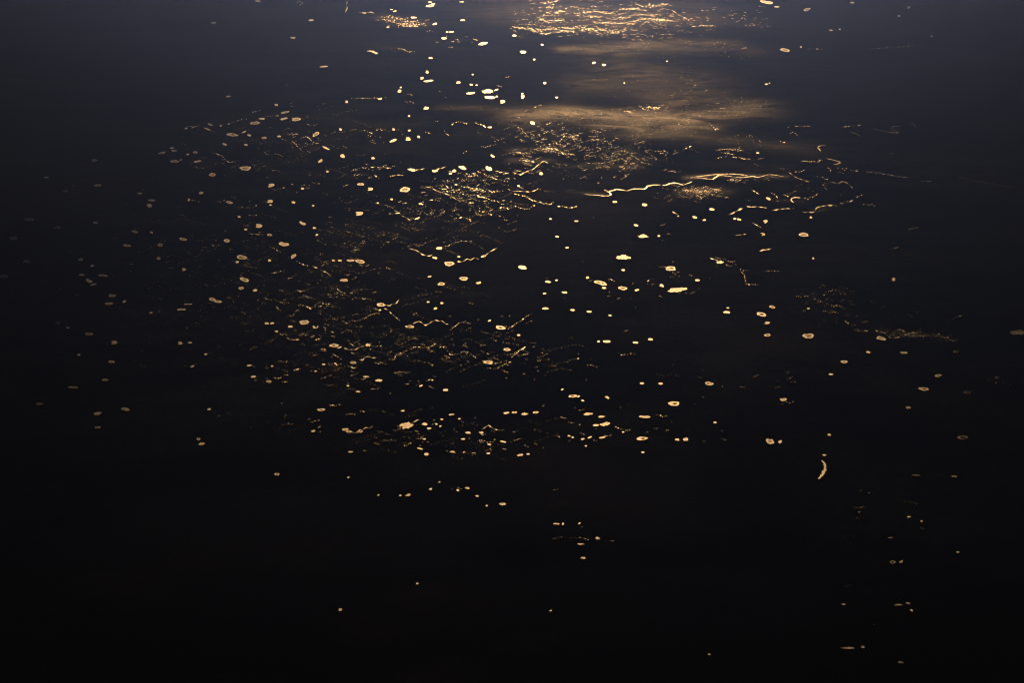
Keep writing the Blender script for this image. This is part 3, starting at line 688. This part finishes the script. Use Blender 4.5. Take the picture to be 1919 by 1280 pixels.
# strings of pools: points along the string, pool size, spacing, spread
CHAINS = [
 ([(962,363),(975,366),(990,370),(1000,376),(1012,379),(1028,383),(1040,379)], 2.6, 2.2, .9), ([(1043,384),(1055,387),(1068,389),(1080,387)], 2.2, 2.6, 1.1), ([(963,385),(975,389),(985,391),(994,389),(1005,383)], 2.6, 2.4, .8),
 ([(850,345),(865,349),(880,352),(900,357),(930,359),(943,357)], 2.6, 2.8, 1.2), ([(905,326),(915,330),(925,333),(940,338),(952,341)], 2.6, 2.3, .9), ([(925,319),(940,323),(955,325)], 2.4, 2.6, 1.1), ([(893,366),(905,369),(918,373),(935,379),(948,384)], 2.4, 2.6, .9),
 ([(830,347),(842,352),(855,358),(868,362)], 2.5, 2.8, 1.2), ([(820,352),(835,356),(848,361),(860,366)], 2.3, 3.0, 1.3), ([(935,390),(945,388),(955,392)], 2.6, 2.2, .7), ([(895,394),(912,398),(925,403)], 2.2, 2.6, .8), ([(800,377),(812,374),(822,377)], 2.2, 2.8, .9), ([(848,410),(865,408),(880,411)], 2.2, 2.6, .9), ([(857,372),(870,376),(885,381)], 2.2, 2.8, 1),
 ([(660,317),(680,315),(700,313),(716,314)], 2.2, 1.9, 1.3), ([(716,310),(728,315),(740,311)], 2.4, 1.9, .9), ([(660,328),(674,327)], 2.1, 2.6, .7), ([(698,328),(710,333)], 2.2, 2.2, .7), ([(727,331),(742,328),(756,329)], 2.2, 2.4, .8), ([(845,235),(852,229),(865,229),(875,231)], 2.1, 2.2, .9), ([(833,243),(836,250),(842,253)], 1.6, 2.2, .6), ([(889,230),(900,232),(910,238)], 2, 2.4, .7), ([(795,246),(808,250)], 2.2, 2, .4), ([(680,243),(696,249)], 2, 2.6, .6), ([(704,242),(722,243)], 1.8, 2.6, .6), ([(810,229),(822,226)], 2, 2.4, .6),
 ([(900,276),(915,273),(930,269)], 1.8, 2.4, .8), ([(866,288),(873,284)], 1.8, 2.2, .4),
 ([(832,462),(842,459),(855,454),(862,452),(872,452),(885,452)], 2.2, 2.6, .8), ([(716,578),(725,580),(735,589),(749,600)], 2.4, 3.0, .6), ([(640,601),(650,605),(660,600),(668,602),(680,597),(697,589),(704,586)], 2.4, 2.5, .7), ([(640,455),(650,457),(660,460),(672,465)], 1.7, 2.2, .6), ([(843,620),(852,612),(862,605),(870,603),(881,607)], 2.2, 2.6, .8),
 ([(948,618),(960,611),(972,603),(985,594),(998,588)], 2.2, 2.8, .6), ([(980,610),(990,604),(1000,600)], 1.8, 3, .8), ([(705,677),(714,680),(723,682)], 2.3, 2.6, .5), ([(692,645),(703,649),(715,648)], 2.2, 2.6, .6), ([(725,673),(738,673),(745,664),(757,663),(765,668)], 2.3, 2.6, .7), ([(765,656),(780,650),(790,651),(805,650),(815,645)], 2.3, 2.7, .6),
 ([(820,648),(835,653),(845,664),(855,664),(868,660),(876,659),(885,665),(893,672)], 2.2, 2.8, .8), ([(908,688),(922,691),(930,691),(940,685),(950,680),(958,678)], 2.1, 2.6, .6), ([(926,681),(936,679),(950,676)], 2, 2.6, .6), ([(955,672),(965,664),(978,655),(985,650)], 2, 2.6, .5), ([(800,677),(810,684)], 2.2, 2.4, .5), ([(736,699),(752,697),(768,699)], 2.1, 2.6, .8), ([(797,717),(802,712),(813,712)], 2.2, 2.2, .6), ([(690,730),(700,729),(711,728)], 1.6, 2.6, .5),
 ([(553,488),(562,493),(572,496),(582,499),(592,501),(600,506),(610,510),(620,517)], 2.6, 2.5, .6), ([(630,540),(637,545),(645,549)], 2.4, 2.2, .6), ([(490,556),(500,560),(510,562)], 2.1, 2.4, .6), ([(454,499),(470,500),(485,502)], 2.1, 2.8, .7), ([(505,511),(520,510),(535,506)], 1.9, 2.6, .8), ([(503,463),(515,466),(530,475)], 1.8, 2.6, .5), ([(590,449),(600,453),(610,458)], 1.9, 2.4, .5), ([(588,484),(598,478),(606,477)], 2, 2.4, .5), ([(538,523),(548,518),(557,513)], 1.8, 2.8, .5), ([(555,542),(565,546),(578,540)], 2.2, 2.4, .5), ([(380,530),(390,536)], 1.8, 2.4, .5), ([(396,538),(406,534),(414,529)], 1.7, 2.6, .5), ([(393,457),(403,461)], 1.8, 2.6, .4), ([(465,402),(474,404),(484,401)], 1.9, 2, .4),
 ([(527,568),(535,567),(545,568)], 2.2, 2.6, .6), ([(555,571),(570,573),(583,578)], 2.5, 2.4, .8), ([(588,573),(600,573),(618,568)], 2.5, 2.2, .9), ([(536,591),(546,592),(552,588)], 2.2, 2.2, .5), ([(515,573),(520,578),(527,583)], 2.2, 2.4, .6), ([(585,612),(592,614),(597,611)], 2.6, 2, .5), ([(605,612),(612,615)], 2.4, 2, .4), ([(618,620),(628,624)], 2.6, 2, .5), ([(539,636),(550,637),(560,636)], 2.6, 1.9, .8), ([(563,624),(573,628)], 2.4, 2, .4), ([(520,626),(530,626),(538,627)], 2.1, 2.4, .5), ([(560,646),(568,644)], 2, 2.2, .4), ([(591,637),(600,634)], 2.2, 2, .4), ([(598,654),(612,655)], 2.1, 2.6, .6), ([(622,664),(632,668),(640,673)], 2.2, 2.2, .5), ([(518,677),(530,678),(545,679)], 2, 2.6, .7), ([(618,681),(632,683),(640,681)], 2.4, 2.2, .6), ([(545,696),(560,692)], 2.3, 2, .4), ([(580,695),(592,696)], 2.3, 2.2, .5), ([(511,707),(523,710),(533,703),(541,702)], 2.4, 2, .6), ([(525,716),(540,715)], 2, 2.6, .5), ([(612,758),(626,760),(637,758)], 2.3, 2.2, .6), ([(578,792),(590,789),(600,787)], 1.9, 2.2, .5), ([(527,796),(535,796),(545,791)], 1.9, 2.2, .5), ([(593,804),(600,799)], 1.8, 2, .3),
 ([(755,835),(764,833),(772,830)], 2.1, 2.2, .5), ([(780,823),(792,819)], 2.1, 2.2, .4), ([(895,826),(906,826),(915,832)], 2.3, 2.2, .6), ([(710,828),(725,826),(738,823)], 1.8, 2.6, 1), ([(735,806),(742,807),(750,803)], 2, 2.2, .5), ([(835,845),(845,848),(855,850)], 2.2, 2.2, .6), ([(864,850),(872,846)], 2.2, 2, .4), ([(1000,804),(1010,807),(1015,810)], 1.8, 2.4, .4), ([(1022,813),(1029,811)], 2.2, 2, .4), ([(1040,816),(1048,819)], 1.8, 2.2, .5), ([(1225,776),(1235,778),(1244,783)], 1.9, 2.6, .5), ([(1150,800),(1160,803),(1175,806),(1182,807)], 2, 3, 1), ([(668,777),(655,776),(649,777)], 2.1, 1.8, .5), ([(672,770),(680,771),(685,773)], 2.1, 1.8, .5),
 ([(1098,687),(1105,684),(1119,688)], 1.9, 2.2, .5), ([(1060,680),(1070,674),(1083,672)], 1.8, 3, .7), ([(1155,663),(1170,665),(1190,662)], 1.9, 3.4, .8), ([(960,664),(975,655),(985,648)], 2, 2.8, .6), ([(976,666),(990,662)], 2, 2.4, .6), ([(1005,675),(1017,667),(1025,663)], 2, 3, .6), ([(1001,690),(1006,687)], 2.2, 2, .3),
 ([(1140,525),(1146,524),(1152,527)], 2, 2, .6), ([(1210,527),(1219,525)], 2, 2, .6),
 ([(1407,354),(1414,358),(1422,363)], 2.4, 1.8, .4), ([(1488,322),(1500,321),(1506,318)], 2, 2, .4), ([(1502,370),(1512,372),(1520,369),(1530,365),(1532,359)], 2.6, 2, 1), ([(1444,361),(1452,364),(1456,371)], 2, 2.4, 1), ([(1466,364),(1480,368)], 2, 2.2, .5), ([(1572,383),(1582,379),(1597,376)], 2.3, 2.2, .6), ([(1604,370),(1616,365)], 2.4, 2.2, .5), ([(1615,381),(1640,386)], 1.8, 3, 1.4), ([(1472,236),(1476,238),(1481,236)], 2.2, 1.6, .5), ([(1488,236),(1500,236),(1518,236)], 1.6, 2.6, .4), ([(1478,250),(1486,249),(1494,251)], 2, 2, .9), ([(1332,233),(1338,239),(1348,243)], 1.9, 2, .9), ([(1460,264),(1475,267)], 1.9, 2.4, .6), ([(1395,256),(1410,256)], 1.8, 2.4, .6), ([(1421,262),(1427,267)], 2, 1.6, .4), ([(1283,278),(1297,273)], 2.4, 2, .5), ([(1575,238),(1595,236),(1615,234)], 1.7, 2, .5), ([(1592,245),(1605,250),(1615,255)], 1.6, 2, .4), ([(1633,238),(1650,244),(1682,248),(1670,238),(1695,234)], 1.4, 1.8, .4), ([(1703,228),(1712,232),(1720,239)], 1.8, 2.4, 1.4), ([(1499,300),(1515,303),(1525,302),(1535,302)], 1.9, 2, .8), ([(1530,305),(1537,300)], 2, 1.6, .5), ([(1554,323),(1556,317),(1551,314)], 2.4, 1.4, 1), ([(1539,343),(1545,350),(1551,358)], 2, 2, .9), ([(1525,330),(1540,332),(1550,336)], 1.7, 2.6, 1),
 ([(1565,314),(1577,316),(1592,318),(1605,320)], 2.2, 3.4, .8), ([(1620,322),(1640,323),(1662,327),(1690,331),(1705,333)], 2.1, 3, .9), ([(1725,340),(1745,339)], 1.7, 3, .5), ([(1790,331),(1820,337),(1860,344),(1905,352)], 1.5, 3.4, .8), ([(1385,503),(1394,514),(1397,526),(1400,533)], 1.9, 2.2, .9), ([(1396,532),(1410,534),(1422,533)], 2, 1.9, .9), ([(1390,507),(1405,507)], 1.6, 2.4, .6), ([(1430,512),(1440,508),(1460,507)], 1.6, 2.8, .8), ([(1488,554),(1505,555),(1515,556)], 1.9, 2.2, .8), ([(1520,558),(1538,564)], 1.8, 2.2, .6), ([(1510,579),(1518,578)], 2, 2.2, .5), ([(1540,582),(1552,584),(1572,587)], 2.1, 2, .9), ([(1580,598),(1585,602),(1590,605)], 2.3, 1.6, 1.4), ([(1605,621),(1618,620),(1628,621)], 2.1, 2, .8), ([(1555,574),(1575,573),(1583,578)], 1.9, 2.2, 1.4), ([(1613,603),(1623,603)], 2, 2.2, .6), ([(1638,619),(1655,622),(1668,624)], 2, 2.2, .9), ([(1540,552),(1560,546),(1585,551)], 1.5, 2.6, 2.2), ([(1680,618),(1695,622),(1705,625),(1720,622)], 2.2, 1.6, 1.6), ([(1660,629),(1700,630),(1740,628),(1788,637)], 1.8, 2, 2.6), ([(1770,600),(1790,596),(1808,588)], 1.4, 3, 1), ([(1845,712),(1880,716),(1905,720)], 1.5, 4, 1.6), ([(1695,960),(1700,966)], 1.6, 2.5, .4),
 ([(1599,952),(1613,951),(1624,950)], 1.6, 2.6, .5), ([(1606,961),(1612,960)], 1.8, 2, .3), ([(1625,924),(1638,922)], 1.6, 2.4, .5), ([(1685,938),(1700,940),(1722,944)], 1.4, 3, .6), ([(1548,1003),(1575,1003),(1600,1006)], 1.4, 6, 1.2), ([(1074,1010),(1090,1009),(1102,1011)], 1.8, 3, .7), ([(1031,1010),(1045,1008),(1055,1004)], 1.5, 3, .8), ([(820,905),(826,903)], 1.8, 2, .4), ([(1480,715),(1490,716)], 1.6, 3, .4), ([(1350,720),(1360,732)], 1.7, 4, 2), ([(1450,760),(1490,752)], 1.6, 5, 1.5),
 ([(340,240),(360,236),(372,238)], 1.8, 2.4, .7), ([(425,232),(437,229),(450,224),(462,222)], 1.8, 2, .5), ([(380,240),(392,243),(402,247)], 1.8, 2, .4), ([(395,285),(405,288),(415,292),(422,298),(430,304),(440,303),(447,298)], 2, 2, .6), ([(354,303),(362,310),(372,314),(390,312)], 1.8, 1.9, .8), ([(335,300),(345,297)], 1.9, 2, .4), ([(490,218),(505,218),(520,217)], 2.1, 2.2, .8), ([(560,261),(570,256),(578,258),(584,264),(592,267)], 2.4, 1.7, .8), ([(570,267),(580,271),(586,268)], 2.2, 1.7, .6), ([(546,264),(553,269),(558,274)], 2, 2, .8), ([(510,286),(520,289),(530,292)], 1.7, 3, .5), ([(484,316),(492,312),(500,310)], 1.8, 2.4, .7), ([(507,321),(514,318)], 1.9, 2, .3), ([(525,352),(540,353)], 1.9, 2.6, .7), ([(543,342),(552,346)], 1.9, 2.4, .7), ([(576,348),(586,344),(600,344)], 1.8, 3, 1), ([(505,354),(520,354),(532,352)], 1.7, 3, .6), ([(357,373),(368,376),(374,378)], 1.8, 2.2, .4), ([(405,377),(412,378),(421,374)], 1.8, 2.2, .4), ([(463,379),(470,376)], 1.9, 2.2, .4), ([(446,387),(460,388),(480,386)], 1.9, 3, 1), ([(540,194),(550,191)], 1.7, 1.8, .4), ([(470,210),(486,207)], 1.7, 2.4, .4), ([(604,250),(610,254)], 1.8, 2, .4),
 ([(645,1),(650,2)], 1.5, 2, .4), ([(556,4),(562,2),(568,4),(562,8)], 1.6, 1.6, .4), ([(797,57),(802,58),(812,58)], 1.7, 3, .5), ([(858,3),(872,2)], 1.6, 2, .5), ([(742,88),(757,93),(770,98),(780,96)], 1.6, 2.4, 1.2), ([(1384,90),(1400,89)], 1.4, 3, .4), ([(1510,91),(1525,91),(1541,91)], 1.7, 3, .6), ([(1628,90),(1660,89),(1685,87),(1710,85)], 1.6, 3.4, .9), ([(1550,54),(1560,56),(1575,54)], 1.7, 3.4, .6), ([(998,203),(1004,199),(1014,196)], 2, 2.4, .7), ([(655,184),(675,184),(700,184),(722,182)], 1.8, 3.6, 1), ([(755,188),(765,192)], 1.5, 2.4, .4),
]
for pts, size, gap, spread in CHAINS:
    R = resample([(a, b, 0) for a, b in pts], 1.0)
    acc = 0.0
    for k in range(1, len(R)):
        acc += np.hypot(*(R[k] - R[k - 1])[:2])
        if acc > gap * random.choice((1.0, 1.3, 1.9, 3.0)):
            acc = 0
            d = R[k] - R[k - 1]
            ang = math.degrees(math.atan2(d[1], d[0]))
            ang = (ang + 90) % 180 - 90
            speck(R[k][0] + random.gauss(0, .5), R[k][1] + random.gauss(0, spread * .9), size * 1.15 * min(2.0, max(.35, random.lognormvariate(-.1, .42))), ang, random.uniform(0, .2))

# loose scatters of pools: cx, cy, half width, half height, how many, size
SCATTER = [
 (1030,30,70,26,420,1.5), (1090,56,85,9,300,1.6), (1140,24,110,22,420,1.5), (1230,34,70,18,300,1.5), (985,50,34,12,120,1.5), (1180,68,60,6,90,1.3), (1340,34,70,20,150,1.4), (1420,34,22,14,50,1.3), (1230,60,60,8,60,1.4),
 (755,40,40,10,120,1.6), (870,72,38,9,40,1.8), (1310,358,42,10,380,1.6), (1300,366,50,12,160,1.3), (1400,335,40,6,70,1.4), (1375,338,18,4,50,1.5), (1222,202,22,6,90,1.6), (1200,204,46,8,50,1.6), (1100,262,70,22,220,1.9), (1050,262,70,24,220,1.9), (1000,255,48,24,130,1.9), (1130,285,80,14,120,1.8), (1030,280,34,6,110,1.6), (1170,298,50,16,200,1.5), (1130,310,70,9,180,1.5), (1110,330,50,9,60,1.7), (1250,284,34,8,50,1.7), (1262,322,16,3,50,1.4), (975,287,24,5,70,1.5), (990,303,28,7,90,1.6), (980,318,30,8,60,1.7),
 (885,355,75,26,200,2.1), (850,350,40,16,110,2.2), (900,385,70,18,110,2.0), (930,330,34,10,60,2.1), (870,325,40,7,40,2.1), (820,400,90,20,110,1.9), (770,380,90,22,70,1.9), (700,320,60,12,50,1.7), (690,250,60,22,40,1.8), (560,262,60,16,60,1.8), (540,240,90,22,50,1.6), (550,360,100,26,70,1.7), (480,300,90,24,40,1.6), (420,300,60,20,40,1.5), (700,440,90,30,150,1.8), (620,430,70,24,60,1.8), (640,500,90,24,110,1.9), (560,560,110,36,200,1.9), (680,560,80,36,120,1.9), (600,620,100,34,200,2.0), (680,660,90,30,130,2.0), (560,690,90,26,110,1.9), (820,660,110,26,130,1.9), (740,710,90,22,70,1.9), (960,670,70,26,90,1.7), (880,600,100,40,60,1.6), (1040,690,100,30,60,1.6), (1130,540,120,30,70,1.4), (1250,520,60,20,60,1.4), (1270,543,26,8,70,1.4), (1255,500,22,8,50,1.4), (1360,492,24,9,50,1.4), (800,810,110,22,120,1.9), (900,830,110,20,120,1.9), (1110,780,120,34,90,1.8), (1180,810,80,22,60,1.8), (1000,830,90,24,50,1.8), (700,820,70,26,60,1.8), (560,800,60,26,40,1.7), (480,780,110,40,40,1.6), (420,640,110,50,90,1.6), (340,560,110,50,90,1.6), (280,470,130,50,90,1.6), (230,400,120,50,60,1.5), (130,520,110,60,60,1.5), (380,480,80,40,60,1.7), (460,460,80,40,70,1.7), (450,580,70,30,70,1.7), (300,660,90,30,30,1.5), (1560,560,60,24,90,1.3), (1720,628,70,9,120,1.4), (1590,600,50,20,40,1.3), (1700,600,90,40,30,1.3), (1460,360,90,24,50,1.4), (1500,310,110,30,50,1.4), (1400,270,90,22,40,1.6), (1360,180,90,30,30,1.5), (1400,720,110,60,40,1.5), (1330,820,60,24,20,1.6), (1640,960,90,40,22,1.5), (1620,1120,90,60,12,1.5), (860,920,50,12,16,1.7), (1100,1010,60,20,18,1.5), (1000,900,120,50,14,1.4), (1085,940,60,20,8,1.4), (1250,180,60,30,16,1.4), (950,160,40,20,16,1.6), (760,190,90,20,20,1.5), (600,180,60,40,16,1.5), (1140,440,160,60,36,1.5), (1220,680,160,50,30,1.5),
]
for cx, cy, rx, ry, cnt, size in SCATTER:
    # pools gather in small runs rather than falling evenly
    left = int(cnt * (.34 if cy > 320 and cx < 1290 else .55))
    while left > 0:
        x, y = cx + rx * .58 * random.gauss(0, 1), cy + ry * .58 * random.gauss(0, 1)
        run = min(left, random.choice((1, 1, 2, 3, 4)))
        slope = random.choice((-1, 1)) * random.uniform(.1, .5) if cy > 200 else random.uniform(-.25, .35)
        for k in range(run):
            speck(x, y, size * random.uniform(.6, 1.3), math.degrees(math.atan(slope)))
            stp = random.uniform(1.6, 3.6)
            x += stp; y += stp * slope + random.gauss(0, .4)
        left -= run

# the soggy moss glitters with pinprick pools
for pts, half, k in WET:
    L = sum(math.dist(a, b) for a, b in zip(pts[:-1], pts[1:]))
    for _ in range(int(L * half * k * .22)):
        j = random.randrange(len(pts) - 1)
        t = random.random()
        x = pts[j][0] + (pts[j + 1][0] - pts[j][0]) * t + random.gauss(0, 3)
        y = pts[j][1] + (pts[j + 1][1] - pts[j][1]) * t + random.gauss(0, half * .75)
        speck(x, y, random.uniform(.7, 1.4), 0, random.uniform(.2, .8))

# strings of the patterned bog: zigzag rows that follow its slope
def bog_rows(x0, x1, y0, y1, rows, size, thin):
    for r in range(rows):
        y = y0 + (y1 - y0) * (r + random.random()) / rows
        x = random.uniform(x0, x1)
        end = x + random.uniform(20, 70)
        s = random.choice((-1, 1)) * random.uniform(.2, .5)
        while x < end:
            if random.random() < .06:
                s = -s * random.uniform(.7, 1.2)
            stp = random.uniform(1.6, 3.4)
            x += stp; y += stp * s + random.gauss(0, .35)
            if random.random() < thin and y0 - 10 < y < y1 + 10:
                speck(x, y, size * random.uniform(.5, 1.1), math.degrees(math.atan(s)), random.uniform(.1, .6))

bog_rows(480, 720, 440, 560, 5, 1.7, .4)
bog_rows(440, 740, 540, 720, 12, 1.9, .4)
bog_rows(640, 920, 400, 470, 9, 1.6, .4)
bog_rows(780, 940, 335, 405, 6, 2.0, .45)
bog_rows(760, 940, 630, 700, 5, 1.7, .4)
bog_rows(200, 460, 420, 620, 14, 1.6, .4)
bog_rows(440, 640, 250, 400, 8, 1.5, .4)
# and their faintest strings, hardly wider than a ditch
bog_rows(420, 760, 420, 720, 28, 1.15, .6)
bog_rows(640, 960, 330, 470, 22, 1.15, .6)
bog_rows(700, 1020, 620, 700, 16, 1.1, .6)
bog_rows(940, 1220, 235, 320, 16, 1.15, .6)
bog_rows(200, 480, 380, 640, 40, 1.1, .55)
bog_rows(360, 660, 205, 330, 24, 1.1, .5)
bog_rows(640, 1000, 770, 850, 14, 1.2, .5)

# pinprick pools between the strings, in slanting rows a few dozen metres apart
def pin_rows(cx, cy, rx, ry, rows):
    for _ in range(int(rows * .45)):
        x, y = cx + rx * .6 * random.gauss(0, 1), cy + ry * .5 * random.gauss(0, 1)
        s = random.choice((.32, .36, -.26))
        for _ in range(random.randint(3, 9)):
            stp = random.uniform(3.5, 9.0)
            x += stp; y += stp * s + random.gauss(0, 1.3)
            speck(x, y, random.uniform(.8, 1.5), math.degrees(math.atan(s)), random.uniform(.1, .6))

pin_rows(760, 420, 190, 60, 70)
pin_rows(620, 520, 190, 90, 90)
pin_rows(640, 640, 200, 90, 90)
pin_rows(860, 355, 90, 40, 50)
pin_rows(1080, 265, 150, 40, 40)
pin_rows(560, 280, 180, 60, 36)
pin_rows(880, 650, 150, 50, 36)
pin_rows(860, 820, 170, 36, 30)

def build_pools():
    text = {
     'far': 'flooded far marsh of countless tiny glinting pools along the top edge',
     'flats': 'flooded flats of merging pools near the top edge, left of centre',
     'river': 'specks of pools and flooded moss strewn beside the winding river',
     'right': 'sparse specks of bog pools strewn over the right-hand plain',
     'golden': 'strings of tiny bog pools along the lower edge of the golden marsh',
     'dense': 'densest field of small bright bog pools, in slanting rows',
     'low': 'lower band of broken bog pools above the black foreground',
     'upper_left': 'faint strings of bog pools between the upper left lakes',
     'left': 'broad net of zigzag bog pool strings across the left and middle',
     'near': 'stray pinpoint pools dotted between the named lakes',
    }
    for mass, items in POOLS.items():
        n = 8
        A = np.array(items)
        m = len(A)
        a = np.linspace(0, 2 * math.pi, n, endpoint=False)[None, :] + rng.uniform(0, .7, (m, 1))
        rad = rng.uniform(.72, 1.22, (m, n))
        u = A[:, 2:3] / 2 * rad * np.cos(a); v = A[:, 3:4] / 2 * rad * np.sin(a)
        s = np.radians(A[:, 4:5])
        px = A[:, 0:1] + u * np.cos(s) - v * np.sin(s)
        py = A[:, 1:2] + u * np.sin(s) + v * np.cos(s)
        # each pool at a height of its own, so that pools which meet never share a plane
        P = plain(px.ravel(), py.ravel(), .25)
        P[:, 2] = np.repeat(rng.uniform(.12, .44, m), n)
        c = P.mean(axis=0); c[2] = 0
        o = mesh_obj('bog_pools', P - c, [tuple(range(k * n, k * n + n)) for k in range(m)], M_WATER, None, {'weed_and_dim': np.repeat(A[:, 5], n)})
        o.location = c
        o['kind'] = 'stuff'; o['label'] = text[mass]; o['category'] = 'bog pools'

build_pools()

# ------------------------------------------------------------------ the air: one closed box of thin haze round everything
def build_haze():
    h = 280000.0
    z0, z1 = -1.0, ALT + 60.0
    v = [(-h, -h, z0), (h, -h, z0), (h, h, z0), (-h, h, z0), (-h, -h, z1), (h, -h, z1), (h, h, z1), (-h, h, z1)]
    f = [(0, 3, 2, 1), (4, 5, 6, 7), (0, 1, 5, 4), (1, 2, 6, 5), (2, 3, 7, 6), (3, 0, 4, 7)]
    m, nt = mat('thin_haze')
    out = N(nt, 'ShaderNodeOutputMaterial')
    pv = N(nt, 'ShaderNodeVolumePrincipled')
    pv.inputs['Color'].default_value = (0.155, 0.29, 1.0, 1)
    pv.inputs['Density'].default_value = HAZE
    pv.inputs['Anisotropy'].default_value = 0.9
    nt.links.new(pv.outputs[0], out.inputs['Volume'])
    o = mesh_obj('haze', v, f, m)
    o['kind'] = 'stuff'; o['label'] = 'thin blue haze hanging over the whole plain'; o['category'] = 'haze'

HAZE = 0.55e-6
build_haze()
